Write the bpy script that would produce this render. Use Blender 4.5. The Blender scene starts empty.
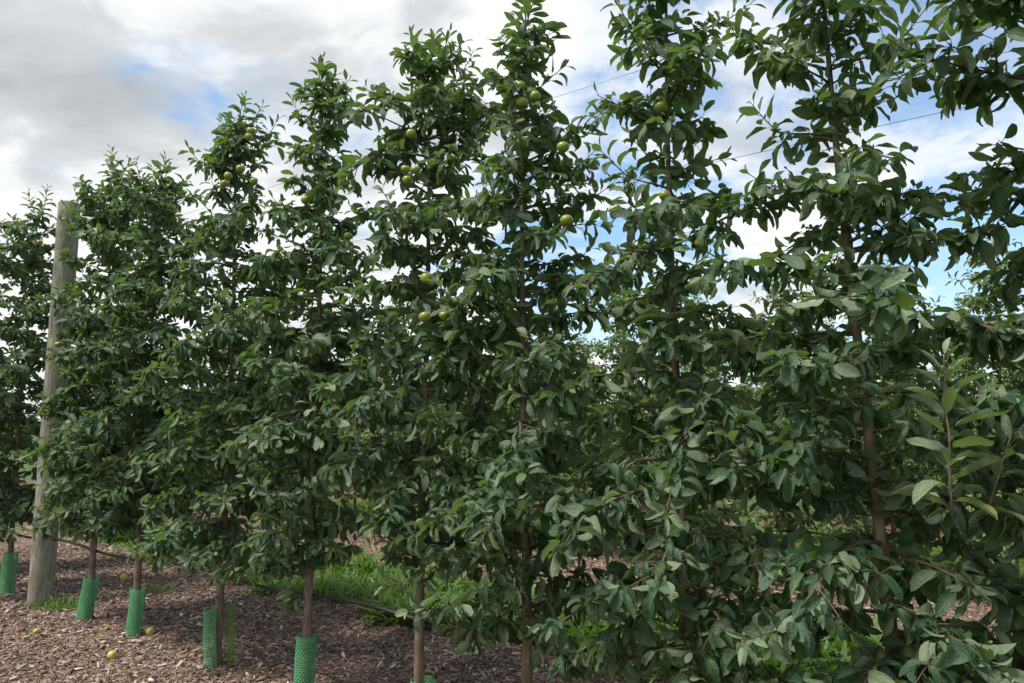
import bpy, math, random
import numpy as np
from mathutils import Vector, Euler

PI = math.pi
scene = bpy.context.scene
COL = scene.collection
R = math.radians
UP = np.array([0., 0., 1.])
ROW = np.array([0.8011, -0.5985])      # along the tree rows, towards the near right end
ACR = np.array([0.5985, 0.8011])       # across the rows, away from the camera

def row_point(n, s, z=0.):
    p = ACR * n + ROW * s
    return (float(p[0]), float(p[1]), z)

# ------------------------------------------------------------------ materials
def new_mat(name):
    m = bpy.data.materials.new(name)
    m.use_nodes = True
    nt = m.node_tree
    for n in list(nt.nodes):
        nt.nodes.remove(n)
    out = nt.nodes.new('ShaderNodeOutputMaterial')
    return m, nt, out

def node(nt, t, **kw):
    n = nt.nodes.new(t)
    for k, v in kw.items():
        if k in n.inputs:
            n.inputs[k].default_value = v
        else:
            setattr(n, k, v)
    return n

def ramp(nt, stops, interp='LINEAR'):
    r = nt.nodes.new('ShaderNodeValToRGB')
    cr = r.color_ramp
    cr.interpolation = interp
    while len(cr.elements) < len(stops):
        cr.elements.new(0.5)
    for e, (p, c) in zip(cr.elements, stops):
        e.position = p
        e.color = (c[0], c[1], c[2], 1)
    return r

def mixc(nt, fac, a, b, blend='MIX'):
    n = nt.nodes.new('ShaderNodeMix')
    n.data_type = 'RGBA'
    n.blend_type = blend
    for sock, v in ((n.inputs[0], fac), (n.inputs[6], a), (n.inputs[7], b)):
        if hasattr(v, 'links') or hasattr(v, 'node'):
            nt.links.new(v, sock)
        elif isinstance(v, (tuple, list)):
            sock.default_value = (*v[:3], 1)
        else:
            sock.default_value = v
    return n.outputs[2]

def math_n(nt, op, a, b=None, clamp=False):
    n = nt.nodes.new('ShaderNodeMath')
    n.operation = op
    n.use_clamp = clamp
    for i, v in enumerate((a, b)):
        if v is None:
            continue
        if hasattr(v, 'node'):
            nt.links.new(v, n.inputs[i])
        else:
            n.inputs[i].default_value = v
    return n.outputs[0]

def leaf_material(name, top_a, top_b, under, young_c, vein, rough=0.52, transl=0.27, tcol=(0.18, 0.31, 0.04)):
    m, nt, out = new_mat(name)
    L = nt.links
    a_age = node(nt, 'ShaderNodeAttribute', attribute_name='age')
    a_var = node(nt, 'ShaderNodeAttribute', attribute_name='var')
    geo = node(nt, 'ShaderNodeNewGeometry')
    uv = node(nt, 'ShaderNodeUVMap', uv_map='UVMap')
    sep = node(nt, 'ShaderNodeSeparateXYZ')
    L.new(uv.outputs[0], sep.inputs[0])
    u, v = sep.outputs[0], sep.outputs[1]
    au = math_n(nt, 'ABSOLUTE', math_n(nt, 'SUBTRACT', u, 0.5))
    mid = math_n(nt, 'LESS_THAN', au, 0.045)
    # side veins: stripes slanting from the midrib
    ph = math_n(nt, 'FRACT', math_n(nt, 'ADD', math_n(nt, 'MULTIPLY', v, 8.0), math_n(nt, 'MULTIPLY', au, -5.0)))
    side = math_n(nt, 'MULTIPLY', math_n(nt, 'LESS_THAN', ph, 0.16), 0.35)
    veins = math_n(nt, 'MAXIMUM', math_n(nt, 'MULTIPLY', mid, 0.8), side)
    base = mixc(nt, a_var.outputs[2], top_a, top_b)
    tc = node(nt, 'ShaderNodeTexCoord')
    nz = node(nt, 'ShaderNodeTexNoise', Scale=60.0, Detail=3.0)
    L.new(tc.outputs['Object'], nz.inputs['Vector'])
    blot = ramp(nt, [(0.35, (0.75, 0.75, 0.75)), (0.7, (1.2, 1.2, 1.15))])
    L.new(nz.outputs[0], blot.inputs[0])
    base = mixc(nt, 1.0, base, blot.outputs[0], 'MULTIPLY')
    base = mixc(nt, a_age.outputs[2], base, young_c)
    base = mixc(nt, math_n(nt, 'MULTIPLY', veins, 0.75), base, vein)
    yel = math_n(nt, 'MULTIPLY', math_n(nt, 'GREATER_THAN', a_var.outputs[2], 0.993), 0.6)
    base = mixc(nt, yel, base, (0.20, 0.22, 0.05))
    und = mixc(nt, math_n(nt, 'MULTIPLY', veins, 0.5), under, tuple(min(1, c * 1.5) for c in under))
    und = mixc(nt, math_n(nt, 'MULTIPLY', a_age.outputs[2], 0.6), und, young_c)
    pet = math_n(nt, 'LESS_THAN', v, -0.01)
    col = mixc(nt, geo.outputs['Backfacing'], base, und)
    col = mixc(nt, pet, col, (0.13, 0.15, 0.06))
    rg = math_n(nt, 'ADD', math_n(nt, 'MULTIPLY', geo.outputs['Backfacing'], 0.3), rough)
    rg = math_n(nt, 'ADD', rg, math_n(nt, 'MULTIPLY', a_age.outputs[2], 0.2), True)
    p = node(nt, 'ShaderNodeBsdfPrincipled')
    p.inputs['Specular IOR Level'].default_value = 0.42
    L.new(col, p.inputs['Base Color'])
    L.new(rg, p.inputs['Roughness'])
    bp = node(nt, 'ShaderNodeBump', Strength=0.55, Distance=0.005)
    n3 = node(nt, 'ShaderNodeTexNoise', Scale=95.0, Detail=2.0)
    L.new(tc.outputs['Object'], n3.inputs['Vector'])
    L.new(math_n(nt, 'SUBTRACT', math_n(nt, 'MULTIPLY', n3.outputs[0], 1.6), veins), bp.inputs['Height'])
    L.new(bp.outputs[0], p.inputs['Normal'])
    t = node(nt, 'ShaderNodeBsdfTranslucent')
    t.inputs[0].default_value = (*tcol, 1)
    mx = node(nt, 'ShaderNodeMixShader')
    mx.inputs[0].default_value = transl
    L.new(p.outputs[0], mx.inputs[1])
    L.new(t.outputs[0], mx.inputs[2])
    L.new(mx.outputs[0], out.inputs[0])
    return m

def noisy(name, stops, scale=20., detail=6., rough=0.8, bump=0.3, bdist=0.01, stretch=(1, 1, 1), spec=0.3, var=False):
    m, nt, out = new_mat(name)
    L = nt.links
    tc = node(nt, 'ShaderNodeTexCoord')
    mp = node(nt, 'ShaderNodeMapping')
    mp.inputs['Scale'].default_value = stretch
    L.new(tc.outputs['Object'], mp.inputs[0])
    nz = node(nt, 'ShaderNodeTexNoise', Scale=scale, Detail=detail, Roughness=0.65)
    L.new(mp.outputs[0], nz.inputs['Vector'])
    r = ramp(nt, stops)
    L.new(nz.outputs[0], r.inputs[0])
    c = r.outputs[0]
    p = node(nt, 'ShaderNodeBsdfPrincipled', Roughness=rough)
    p.inputs['Specular IOR Level'].default_value = spec
    L.new(c, p.inputs['Base Color'])
    if bump:
        b = node(nt, 'ShaderNodeBump', Strength=bump, Distance=bdist)
        L.new(nz.outputs[0], b.inputs['Height'])
        L.new(b.outputs[0], p.inputs['Normal'])
    L.new(p.outputs[0], out.inputs[0])
    return m

M = {}
M['leaf'] = leaf_material('apple_leaf', (0.014, 0.050, 0.029), (0.038, 0.085, 0.033), (0.175, 0.22, 0.14),
                          (0.31, 0.37, 0.22), (0.085, 0.14, 0.05))
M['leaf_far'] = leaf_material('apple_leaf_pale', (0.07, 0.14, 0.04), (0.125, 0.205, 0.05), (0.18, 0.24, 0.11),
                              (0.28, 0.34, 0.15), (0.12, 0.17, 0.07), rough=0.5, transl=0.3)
M['weed'] = leaf_material('weed_leaf', (0.045, 0.115, 0.016), (0.10, 0.18, 0.026), (0.11, 0.17, 0.055),
                          (0.2, 0.27, 0.07), (0.15, 0.24, 0.07), rough=0.45, transl=0.3, tcol=(0.2, 0.36, 0.03))
M['bark'] = noisy('bark', [(0.3, (0.07, 0.05, 0.035)), (0.5, (0.165, 0.12, 0.085)), (0.72, (0.28, 0.22, 0.165))],
                  scale=26, stretch=(1, 1, .35), rough=0.85, bump=0.6, bdist=0.006)
M['twig'] = noisy('twig_bark', [(0.3, (0.06, 0.038, 0.025)), (0.7, (0.15, 0.10, 0.065))], scale=40, rough=0.75, bump=0.3, bdist=0.003)

# trunk guard plastic
def plain(name, col, rough=0.5, spec=0.5, metal=0., transl=0.):
    m, nt, out = new_mat(name)
    p = node(nt, 'ShaderNodeBsdfPrincipled', Roughness=rough, Metallic=metal)
    p.inputs['Specular IOR Level'].default_value = spec
    tc = node(nt, 'ShaderNodeTexCoord')
    nz = node(nt, 'ShaderNodeTexNoise', Scale=14.0, Detail=5.0)
    nt.links.new(tc.outputs['Object'], nz.inputs['Vector'])
    r = ramp(nt, [(0.3, tuple(c * .72 for c in col)), (0.7, tuple(min(1, c * 1.2) for c in col))])
    nt.links.new(nz.outputs[0], r.inputs[0])
    nt.links.new(r.outputs[0], p.inputs['Base Color'])
    if transl:
        t = node(nt, 'ShaderNodeBsdfTranslucent')
        t.inputs[0].default_value = (*col, 1)
        mx = node(nt, 'ShaderNodeMixShader')
        mx.inputs[0].default_value = transl
        nt.links.new(p.outputs[0], mx.inputs[1]); nt.links.new(t.outputs[0], mx.inputs[2])
        nt.links.new(mx.outputs[0], out.inputs[0])
    else:
        nt.links.new(p.outputs[0], out.inputs[0])
    return m
M['guard'] = plain('green_netting', (0.16, 0.50, 0.23), 0.45, transl=0.35)
M['guard_y'] = plain('faded_netting', (0.24, 0.36, 0.08), 0.5, transl=0.3)
M['hose'] = plain('black_hose', (0.012, 0.012, 0.013), 0.45)
M['wire'] = plain('galvanised_wire', (0.22, 0.23, 0.24), 0.5, metal=0.6)
M['tie'] = plain('teal_tie', (0.03, 0.35, 0.28), 0.4)
M['stalk'] = plain('fruit_stalk', (0.10, 0.09, 0.03), 0.7)
M['fallen'] = plain('yellow_leaf', (0.45, 0.27, 0.04), 0.6, transl=0.15)

def apple_mat(name, a, b, blush):
    m, nt, out = new_mat(name)
    tc = node(nt, 'ShaderNodeTexCoord')
    nz = node(nt, 'ShaderNodeTexNoise', Scale=22.0, Detail=4.0)
    nt.links.new(tc.outputs['Object'], nz.inputs['Vector'])
    r = ramp(nt, [(0.3, a), (0.68, b)])
    nt.links.new(nz.outputs[0], r.inputs[0])
    vo = node(nt, 'ShaderNodeTexVoronoi', Scale=150.0)
    nt.links.new(tc.outputs['Object'], vo.inputs['Vector'])
    dots = math_n(nt, 'MULTIPLY', math_n(nt, 'LESS_THAN', vo.outputs['Distance'], 0.16), 0.5)
    c = mixc(nt, dots, r.outputs[0], (0.5, 0.5, 0.3))
    n2 = node(nt, 'ShaderNodeTexNoise', Scale=9.0, Detail=2.0)
    nt.links.new(tc.outputs['Object'], n2.inputs['Vector'])
    f = ramp(nt, [(0.55, (0, 0, 0)), (0.75, (.45, .45, .45))])
    nt.links.new(n2.outputs[0], f.inputs[0])
    c = mixc(nt, f.outputs[0], c, blush)
    p = node(nt, 'ShaderNodeBsdfPrincipled', Roughness=0.33)
    p.inputs['Subsurface Weight'].default_value = 0.08
    p.inputs['Subsurface Radius'].default_value = (0.02, 0.02, 0.008)
    nt.links.new(c, p.inputs['Base Color'])
    nt.links.new(p.outputs[0], out.inputs[0])
    return m
M['apple'] = apple_mat('apple_skin', (0.17, 0.21, 0.028), (0.29, 0.31, 0.05), (0.33, 0.22, 0.05))
M['apple_old'] = apple_mat('fallen_apple_skin', (0.40, 0.33, 0.06), (0.52, 0.46, 0.12), (0.34, 0.19, 0.06))

# chips: colour per chip from the 'var' attribute
def chips_mat():
    m, nt, out = new_mat('bark_chips')
    a = node(nt, 'ShaderNodeAttribute', attribute_name='var')
    r = ramp(nt, [(0.0, (0.055, 0.036, 0.026)), (0.28, (0.18, 0.117, 0.084)), (0.6, (0.32, 0.222, 0.168)),
                  (0.84, (0.48, 0.38, 0.31)), (1.0, (0.70, 0.61, 0.51))])
    nt.links.new(a.outputs[2], r.inputs[0])
    tc = node(nt, 'ShaderNodeTexCoord')
    nz = node(nt, 'ShaderNodeTexNoise', Scale=120.0, Detail=3.0)
    nt.links.new(tc.outputs['Object'], nz.inputs['Vector'])
    k = ramp(nt, [(0.3, (0.65, 0.65, 0.65)), (0.7, (1.15, 1.15, 1.15))])
    nt.links.new(nz.outputs[0], k.inputs[0])
    c = mixc(nt, 1.0, r.outputs[0], k.outputs[0], 'MULTIPLY')
    p = node(nt, 'ShaderNodeBsdfPrincipled', Roughness=0.8)
    p.inputs['Specular IOR Level'].default_value = 0.3
    nt.links.new(c, p.inputs['Base Color'])
    nt.links.new(p.outputs[0], out.inputs[0])
    return m
M['chips'] = chips_mat()

def mulch_mat():
    m, nt, out = new_mat('mulch_bed')
    L = nt.links
    tc = node(nt, 'ShaderNodeTexCoord')
    w = node(nt, 'ShaderNodeTexNoise', Scale=7.0, Detail=3.0)
    L.new(tc.outputs['Object'], w.inputs['Vector'])
    vm = node(nt, 'ShaderNodeVectorMath', operation='MULTIPLY_ADD')
    L.new(w.outputs[1], vm.inputs[0]); vm.inputs[1].default_value = (.25, .25, .25)
    L.new(tc.outputs['Object'], vm.inputs[2])
    mp = node(nt, 'ShaderNodeMapping'); mp.inputs['Scale'].default_value = (1, 2.1, 1)
    L.new(vm.outputs[0], mp.inputs[0])
    vo = node(nt, 'ShaderNodeTexVoronoi', Scale=34.0)
    L.new(mp.outputs[0], vo.inputs['Vector'])
    sp = node(nt, 'ShaderNodeSeparateColor'); L.new(vo.outputs['Color'], sp.inputs[0])
    r = ramp(nt, [(0.0, (0.05, 0.031, 0.022)), (0.45, (0.15, 0.093, 0.066)), (0.8, (0.27, 0.18, 0.132)), (1.0, (0.46, 0.36, 0.29))])
    L.new(sp.outputs[0], r.inputs[0])
    n2 = node(nt, 'ShaderNodeTexNoise', Scale=1.6, Detail=4.0)
    L.new(tc.outputs['Object'], n2.inputs['Vector'])
    k = ramp(nt, [(0.3, (0.72, 0.70, 0.68)), (0.7, (1.1, 1.08, 1.06))])
    L.new(n2.outputs[0], k.inputs[0])
    c = mixc(nt, 1.0, r.outputs[0], k.outputs[0], 'MULTIPLY')
    p = node(nt, 'ShaderNodeBsdfPrincipled', Roughness=0.9)
    p.inputs['Specular IOR Level'].default_value = 0.2
    L.new(c, p.inputs['Base Color'])
    b = node(nt, 'ShaderNodeBump', Strength=0.9, Distance=0.02)
    L.new(sp.outputs[1], b.inputs['Height'])
    L.new(b.outputs[0], p.inputs['Normal'])
    L.new(p.outputs[0], out.inputs[0])
    return m
M['mulch'] = mulch_mat()
M['ground'] = noisy('orchard_soil_and_turf', [(0.3, (0.035, 0.06, 0.018)), (0.55, (0.06, 0.095, 0.025)), (0.75, (0.12, 0.10, 0.06))],
                    scale=2.5, detail=10, rough=0.95, bump=0.8, bdist=0.05)

def post_mat():
    m, nt, out = new_mat('weathered_post')
    L = nt.links
    tc = node(nt, 'ShaderNodeTexCoord')
    mp = node(nt, 'ShaderNodeMapping'); mp.inputs['Scale'].default_value = (1, 1, 0.12)
    L.new(tc.outputs['Object'], mp.inputs[0])
    g = node(nt, 'ShaderNodeTexNoise', Scale=60.0, Detail=5.0, Roughness=0.7)
    L.new(mp.outputs[0], g.inputs['Vector'])
    big = node(nt, 'ShaderNodeTexNoise', Scale=5.0, Detail=5.0)
    L.new(tc.outputs['Object'], big.inputs['Vector'])
    c1 = ramp(nt, [(0.3, (0.13, 0.12, 0.098)), (0.5, (0.25, 0.235, 0.19)), (0.72, (0.38, 0.36, 0.30))])
    L.new(g.outputs[0], c1.inputs[0])
    c2 = ramp(nt, [(0.35, (0.72, 0.68, 0.62)), (0.65, (1.08, 1.1, 1.04))])
    L.new(big.outputs[0], c2.inputs[0])
    c = mixc(nt, 1.0, c1.outputs[0], c2.outputs[0], 'MULTIPLY')
    mk = node(nt, 'ShaderNodeMapping'); mk.inputs['Scale'].default_value = (1, 1, 0.35)
    L.new(tc.outputs['Object'], mk.inputs[0])
    kn = node(nt, 'ShaderNodeTexVoronoi', Scale=9.0)
    L.new(mk.outputs[0], kn.inputs['Vector'])
    kr = ramp(nt, [(0.0, (1, 1, 1)), (0.13, (.6, .6, .6)), (0.2, (0, 0, 0))])
    L.new(kn.outputs['Distance'], kr.inputs[0])
    c = mixc(nt, math_n(nt, 'MULTIPLY', kr.outputs[0], .7), c, (0.09, 0.06, 0.04))
    mc = node(nt, 'ShaderNodeMapping'); mc.inputs['Scale'].default_value = (1, 1, 0.03)
    L.new(tc.outputs['Object'], mc.inputs[0])
    cr = node(nt, 'ShaderNodeTexNoise', Scale=28.0, Detail=2.0)
    L.new(mc.outputs[0], cr.inputs['Vector'])
    crr = ramp(nt, [(0.29, (1, 1, 1)), (0.33, (0, 0, 0))])
    L.new(cr.outputs[0], crr.inputs[0])
    c = mixc(nt, math_n(nt, 'MULTIPLY', crr.outputs[0], .75), c, (0.05, 0.04, 0.03))
    p = node(nt, 'ShaderNodeBsdfPrincipled', Roughness=0.85)
    p.inputs['Specular IOR Level'].default_value = 0.25
    L.new(c, p.inputs['Base Color'])
    b = node(nt, 'ShaderNodeBump', Strength=0.7, Distance=0.008)
    L.new(math_n(nt, 'SUBTRACT', g.outputs[0], crr.outputs[0]), b.inputs['Height'])
    L.new(b.outputs[0], p.inputs['Normal'])
    L.new(p.outputs[0], out.inputs[0])
    return m
M['post'] = post_mat()

# ------------------------------------------------------------------ mesh helpers
def link(name, mesh, mat, parent=None, loc=None):
    o = bpy.data.objects.new(name, mesh)
    if mat is not None and not mesh.materials:
        mesh.materials.append(mat)
    COL.objects.link(o)
    if parent is not None:
        o.parent = parent
    if loc is not None:
        o.location = loc
    return o

def tag(o, label=None, cat=None, group=None, kind=None):
    if label: o['label'] = label
    if cat: o['category'] = cat
    if group: o['group'] = group
    if kind: o['kind'] = kind
    return o

def empty(name, loc, rz=0.):
    o = bpy.data.objects.new(name, None)
    o.empty_display_size = 0.2
    COL.objects.link(o)
    o.location = loc
    o.rotation_euler = (0, 0, rz)
    return o

def np_mesh(name, verts, loops, starts, totals, uvs=None, attrs=None, smooth=True):
    me = bpy.data.meshes.new(name)
    me.vertices.add(len(verts))
    me.vertices.foreach_set('co', np.ascontiguousarray(verts, np.float32).ravel())
    me.loops.add(len(loops))
    me.loops.foreach_set('vertex_index', np.ascontiguousarray(loops, np.int32))
    me.polygons.add(len(starts))
    me.polygons.foreach_set('loop_start', np.ascontiguousarray(starts, np.int32))
    me.polygons.foreach_set('loop_total', np.ascontiguousarray(totals, np.int32))
    if smooth:
        me.polygons.foreach_set('use_smooth', np.ones(len(starts), bool))
    me.update(calc_edges=True)
    if uvs is not None:
        ul = me.uv_layers.new(name='UVMap')
        ul.data.foreach_set('uv', np.ascontiguousarray(uvs[loops], np.float32).ravel())
    for k, a in (attrs or {}).items():
        at = me.attributes.new(k, 'FLOAT', 'POINT')
        at.data.foreach_set('value', np.ascontiguousarray(a, np.float32))
    me.validate()
    return me

class Tubes:
    """collects tubes along polylines as one mesh"""
    def __init__(self): self.v, self.f, self.n = [], [], 0
    def add(self, pts, rad, sides=7, cap=True, wob=0., rng=None):
        pts = [np.asarray(p, float) for p in pts]
        m = len(pts)
        ref = np.array([0.31, 0.87, 0.39])
        for i, p in enumerate(pts):
            t = pts[min(i + 1, m - 1)] - pts[max(i - 1, 0)]
            t = t / (np.linalg.norm(t) + 1e-9)
            a = np.cross(t, ref); a /= np.linalg.norm(a) + 1e-9
            b = np.cross(t, a)
            for k in range(sides):
                r = rad[i] * (1 + (wob * (rng.random() - .5) if rng else 0))
                an = 2 * PI * k / sides
                self.v.append(p + (a * math.cos(an) + b * math.sin(an)) * r)
        for i in range(m - 1):
            for k in range(sides):
                k2 = (k + 1) % sides
                q = self.n + i * sides
                self.f.append((q + k, q + k2, q + sides + k2, q + sides + k))
        if cap:
            self.f.append(tuple(self.n + k for k in reversed(range(sides))))
            self.f.append(tuple(self.n + (m - 1) * sides + k for k in range(sides)))
        self.n += m * sides
    def build(self, name, mat, parent=None):
        me = bpy.data.meshes.new(name)
        me.from_pydata([tuple(v) for v in self.v], [], self.f)
        for p in me.polygons: p.use_smooth = True
        me.update()
        return link(name, me, mat, parent)

# ------------------------------------------------------------------ leaves
def leaf_template(rng, width, fold, curl, twist, wave, pet=True):
    rows = [(0.0, 0.0), (0.09, .50), (0.24, .86), (0.42, 1.0), (0.61, .94), (0.78, .70), (0.91, .35), (1.0, 0.0)]
    v, uv = [], []
    ang = 0.; y = 0.; z = 0.; lastt = 0.
    ph = rng.random() * 6
    for i, (t, w) in enumerate(rows):
        dt = t - lastt; lastt = t
        ang = -curl * t
        y += dt * math.cos(ang); z += dt * math.sin(ang)
        hw = w * width * .5
        tw = twist * t
        if hw == 0:
            v.append((0, y, z)); uv.append((.5, t))
        else:
            for s, uu in ((-1, 0.), (0, .5), (1, 1.)):
                wv = wave * math.sin(ph + t * 11 + s * 1.7) * abs(s)
                x0 = s * hw * math.cos(fold); z0 = abs(s) * hw * math.sin(fold) + wv
                # lower the margin along the local normal
                x1 = x0 * math.cos(tw) - z0 * math.sin(tw); z1 = x0 * math.sin(tw) + z0 * math.cos(tw)
                v.append((x1, y - z1 * math.sin(ang), z + z1 * math.cos(ang))); uv.append((.5 + s * .5 * max(w, .3), t))
    f = []
    f += [(0, 2, 1), (0, 3, 2)]
    for r in range(5):
        a = 1 + 3 * r; b = a + 3
        f += [(a, a + 1, b + 1, b), (a + 1, a + 2, b + 2, b + 1)]
    e = 1 + 3 * 5; tip = e + 3
    f += [(e, e + 1, tip), (e + 1, e + 2, tip)]
    return np.array(v), np.array(uv), f

_r = random.Random(5)
TEMPL = [leaf_template(_r, _r.uniform(.42, .57), _r.uniform(.15, .8), _r.uniform(-.1, 1.6), _r.uniform(-.8, .8), _r.uniform(.01, .045)) for _ in range(28)]
YOUNG = [leaf_template(_r, _r.uniform(.34, .42), _r.uniform(.45, .9), _r.uniform(-.2, .5), _r.uniform(-.3, .3), .01) for _ in range(4)]
STRAP = [leaf_template(_r, _r.uniform(.06, .13), _r.uniform(.1, .4), _r.uniform(.3, 1.9), _r.uniform(-.6, .6), .0) for _ in range(8)]
BROAD = [leaf_template(_r, _r.uniform(.26, .42), _r.uniform(.1, .35), _r.uniform(.3, 1.3), _r.uniform(-.3, .3), .03) for _ in range(6)]
TNV = len(TEMPL[0][0])
TF = TEMPL[0][2]

class Leaves:
    """collects leaves: petiole foot, direction, upper-side normal, blade length, age, petiole vector"""
    def __init__(self, seed):
        self.d = []
        self.rng = random.Random(seed)
    def add(self, foot, d, n, length, age=0., pet=None):
        self.d.append((foot, d, n, length, age, pet))
    def build(self, name, mat, parent=None, templates=None, petioles=True):
        rs = np.random.RandomState(self.rng.randint(0, 10**6))
        N = len(self.d)
        foot = np.array([x[0] for x in self.d], float)
        d = np.array([x[1] for x in self.d], float); d /= np.linalg.norm(d, axis=1)[:, None]
        nn = np.array([x[2] for x in self.d], float)
        ln = np.array([x[3] for x in self.d], float)
        age = np.array([x[4] for x in self.d], float)
        pet = np.array([(0, 0, 0) if x[5] is None else x[5] for x in self.d], float)
        nn = nn - d * (nn * d).sum(1)[:, None]
        nn /= np.linalg.norm(nn, axis=1)[:, None] + 1e-9
        b = np.cross(d, nn)
        base = foot + pet
        ti = rs.randint(0, len(templates or TEMPL), N)
        tv = np.array([t[0] for t in (templates or TEMPL)])
        tu = np.array([t[1] for t in (templates or TEMPL)])
        if templates is None:
            yv = np.array([t[0] for t in YOUNG]); yu = np.array([t[1] for t in YOUNG])
            tv = np.concatenate([tv, yv]); tu = np.concatenate([tu, yu])
            yi = len(TEMPL) + rs.randint(0, len(YOUNG), N)
            ti = np.where(age > .62, yi, ti)
        V = tv[ti]; U = tu[ti]
        W = base[:, None, :] + ln[:, None, None] * (V[:, :, 0:1] * b[:, None, :] + V[:, :, 1:2] * d[:, None, :] + V[:, :, 2:3] * nn[:, None, :])
        var = rs.rand(N)
        nv = TNV
        if petioles:
            r = .0013
            P = np.zeros((N, 6, 3)); PU = np.zeros((N, 6, 2)); PU[:, :, 1] = -.5; PU[:, :, 0] = .5
            pd = pet / (np.linalg.norm(pet, axis=1)[:, None] + 1e-9)
            pa = np.cross(pd, nn + .01); pa /= np.linalg.norm(pa, axis=1)[:, None] + 1e-9
            pb = np.cross(pd, pa)
            for k in range(3):
                an = 2 * PI * k / 3
                off = (pa * math.cos(an) + pb * math.sin(an)) * r
                P[:, k] = foot + off
                P[:, 3 + k] = base + off + d * .004
            W = np.concatenate([W, P], 1); U = np.concatenate([U, PU], 1)
            nv += 6
        faces = list(TF)
        if petioles:
            o = TNV
            faces += [(o + k, o + (k + 1) % 3, o + 3 + (k + 1) % 3, o + 3 + k) for k in range(3)]
        lt = np.array([i for f in faces for i in f]); tot = np.array([len(f) for f in faces])
        loops = (lt[None, :] + (np.arange(N) * nv)[:, None]).ravel()
        totals = np.tile(tot, N)
        starts = np.concatenate([[0], np.cumsum(totals)[:-1]])
        me = np_mesh(name, W.reshape(-1, 3), loops, starts, totals, U.reshape(-1, 2),
                     {'age': np.repeat(age, nv), 'var': np.repeat(var, nv)})
        return link(name, me, mat, parent)

def unit(v):
    v = np.asarray(v, float)
    return v / (np.linalg.norm(v) + 1e-9)

def azdir(az, el):
    return np.array([math.cos(az) * math.cos(el), math.sin(az) * math.cos(el), math.sin(el)])

def rosette(L, rng, p, axis, outward, k, length, droop, age=0.):
    """a spur's whorl of leaves hanging round point p"""
    a0 = rng.random() * 6.28
    for i in range(k):
        az = a0 + i * 2.4 + rng.uniform(-.4, .4)
        el = rng.gauss(-droop, .42)
        el = max(-1.35, min(1.1, el))
        d = azdir(az, el) + outward * .45
        d = unit(d)
        n = UP * .75 + outward * .55 + np.array([rng.gauss(0, .42), rng.gauss(0, .42), rng.gauss(0, .3)])
        if rng.random() < .13: n = -n
        l = length * rng.uniform(.5, 1.22)
        pd = unit(d * .7 + UP * .35 + np.array([rng.gauss(0, .2) for _ in range(3)]))
        ag = max(0., min(1., age + (rng.uniform(.2, .6) if rng.random() < .08 else rng.random() ** 3 * .2)))
        L.add(p, d, n, l, ag, pd * rng.uniform(.018, .04))

def shoot(L, T, rng, p0, d0, length, leafl, age0=.1, age1=.9, step=.02, rad=.0035, droop=0.1, up=.35):
    """an extension shoot with leaves set spirally, younger to the tip"""
    n = max(3, int(length / .03))
    pts = [np.array(p0, float)]
    d = unit(d0)
    for i in range(n):
        d = unit(d + UP * up * .08 + np.array([rng.gauss(0, .05) for _ in range(3)]))
        pts.append(pts[-1] + d * length / n)
    if T is not None:
        T.add(pts, [rad * (1 - .6 * i / n) for i in range(n + 1)], 5)
    m = int(length / step)
    az = rng.random() * 6
    for i in range(m):
        t = (i + .5) / m
        q = t * n; j = int(q)
        p = pts[j] + (pts[min(j + 1, n)] - pts[j]) * (q - j)
        ax = unit(pts[min(j + 1, n)] - pts[j])
        a = unit(np.cross(ax, [.3, .5, .81])); b = np.cross(ax, a)
        az += 2.4 + rng.uniform(-.3, .3)
        side = a * math.cos(az) + b * math.sin(az)
        asc = .35 + .9 * t
        d = unit(side + ax * asc - UP * droop + np.array([rng.gauss(0, .15) for _ in range(3)]))
        nrm = ax * 1.0 - side * .3 + UP * .5
        size = leafl * (1.05 if t < .6 else 1.05 - 1.5 * (t - .6)) * rng.uniform(.8, 1.15)
        ag = age0 + (age1 - age0) * max(0, (t - .35) / .65) ** 1.1
        L.add(p, d, nrm, max(.025, size), ag, d * .018)

def interp(env, z, k):
    if z <= env[0][0]: return env[0][k]
    for a, b in zip(env, env[1:]):
        if z <= b[0]:
            t = (z - a[0]) / (b[0] - a[0])
            return a[k] * (1 - t) + b[k] * t
    return env[-1][k]

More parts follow.
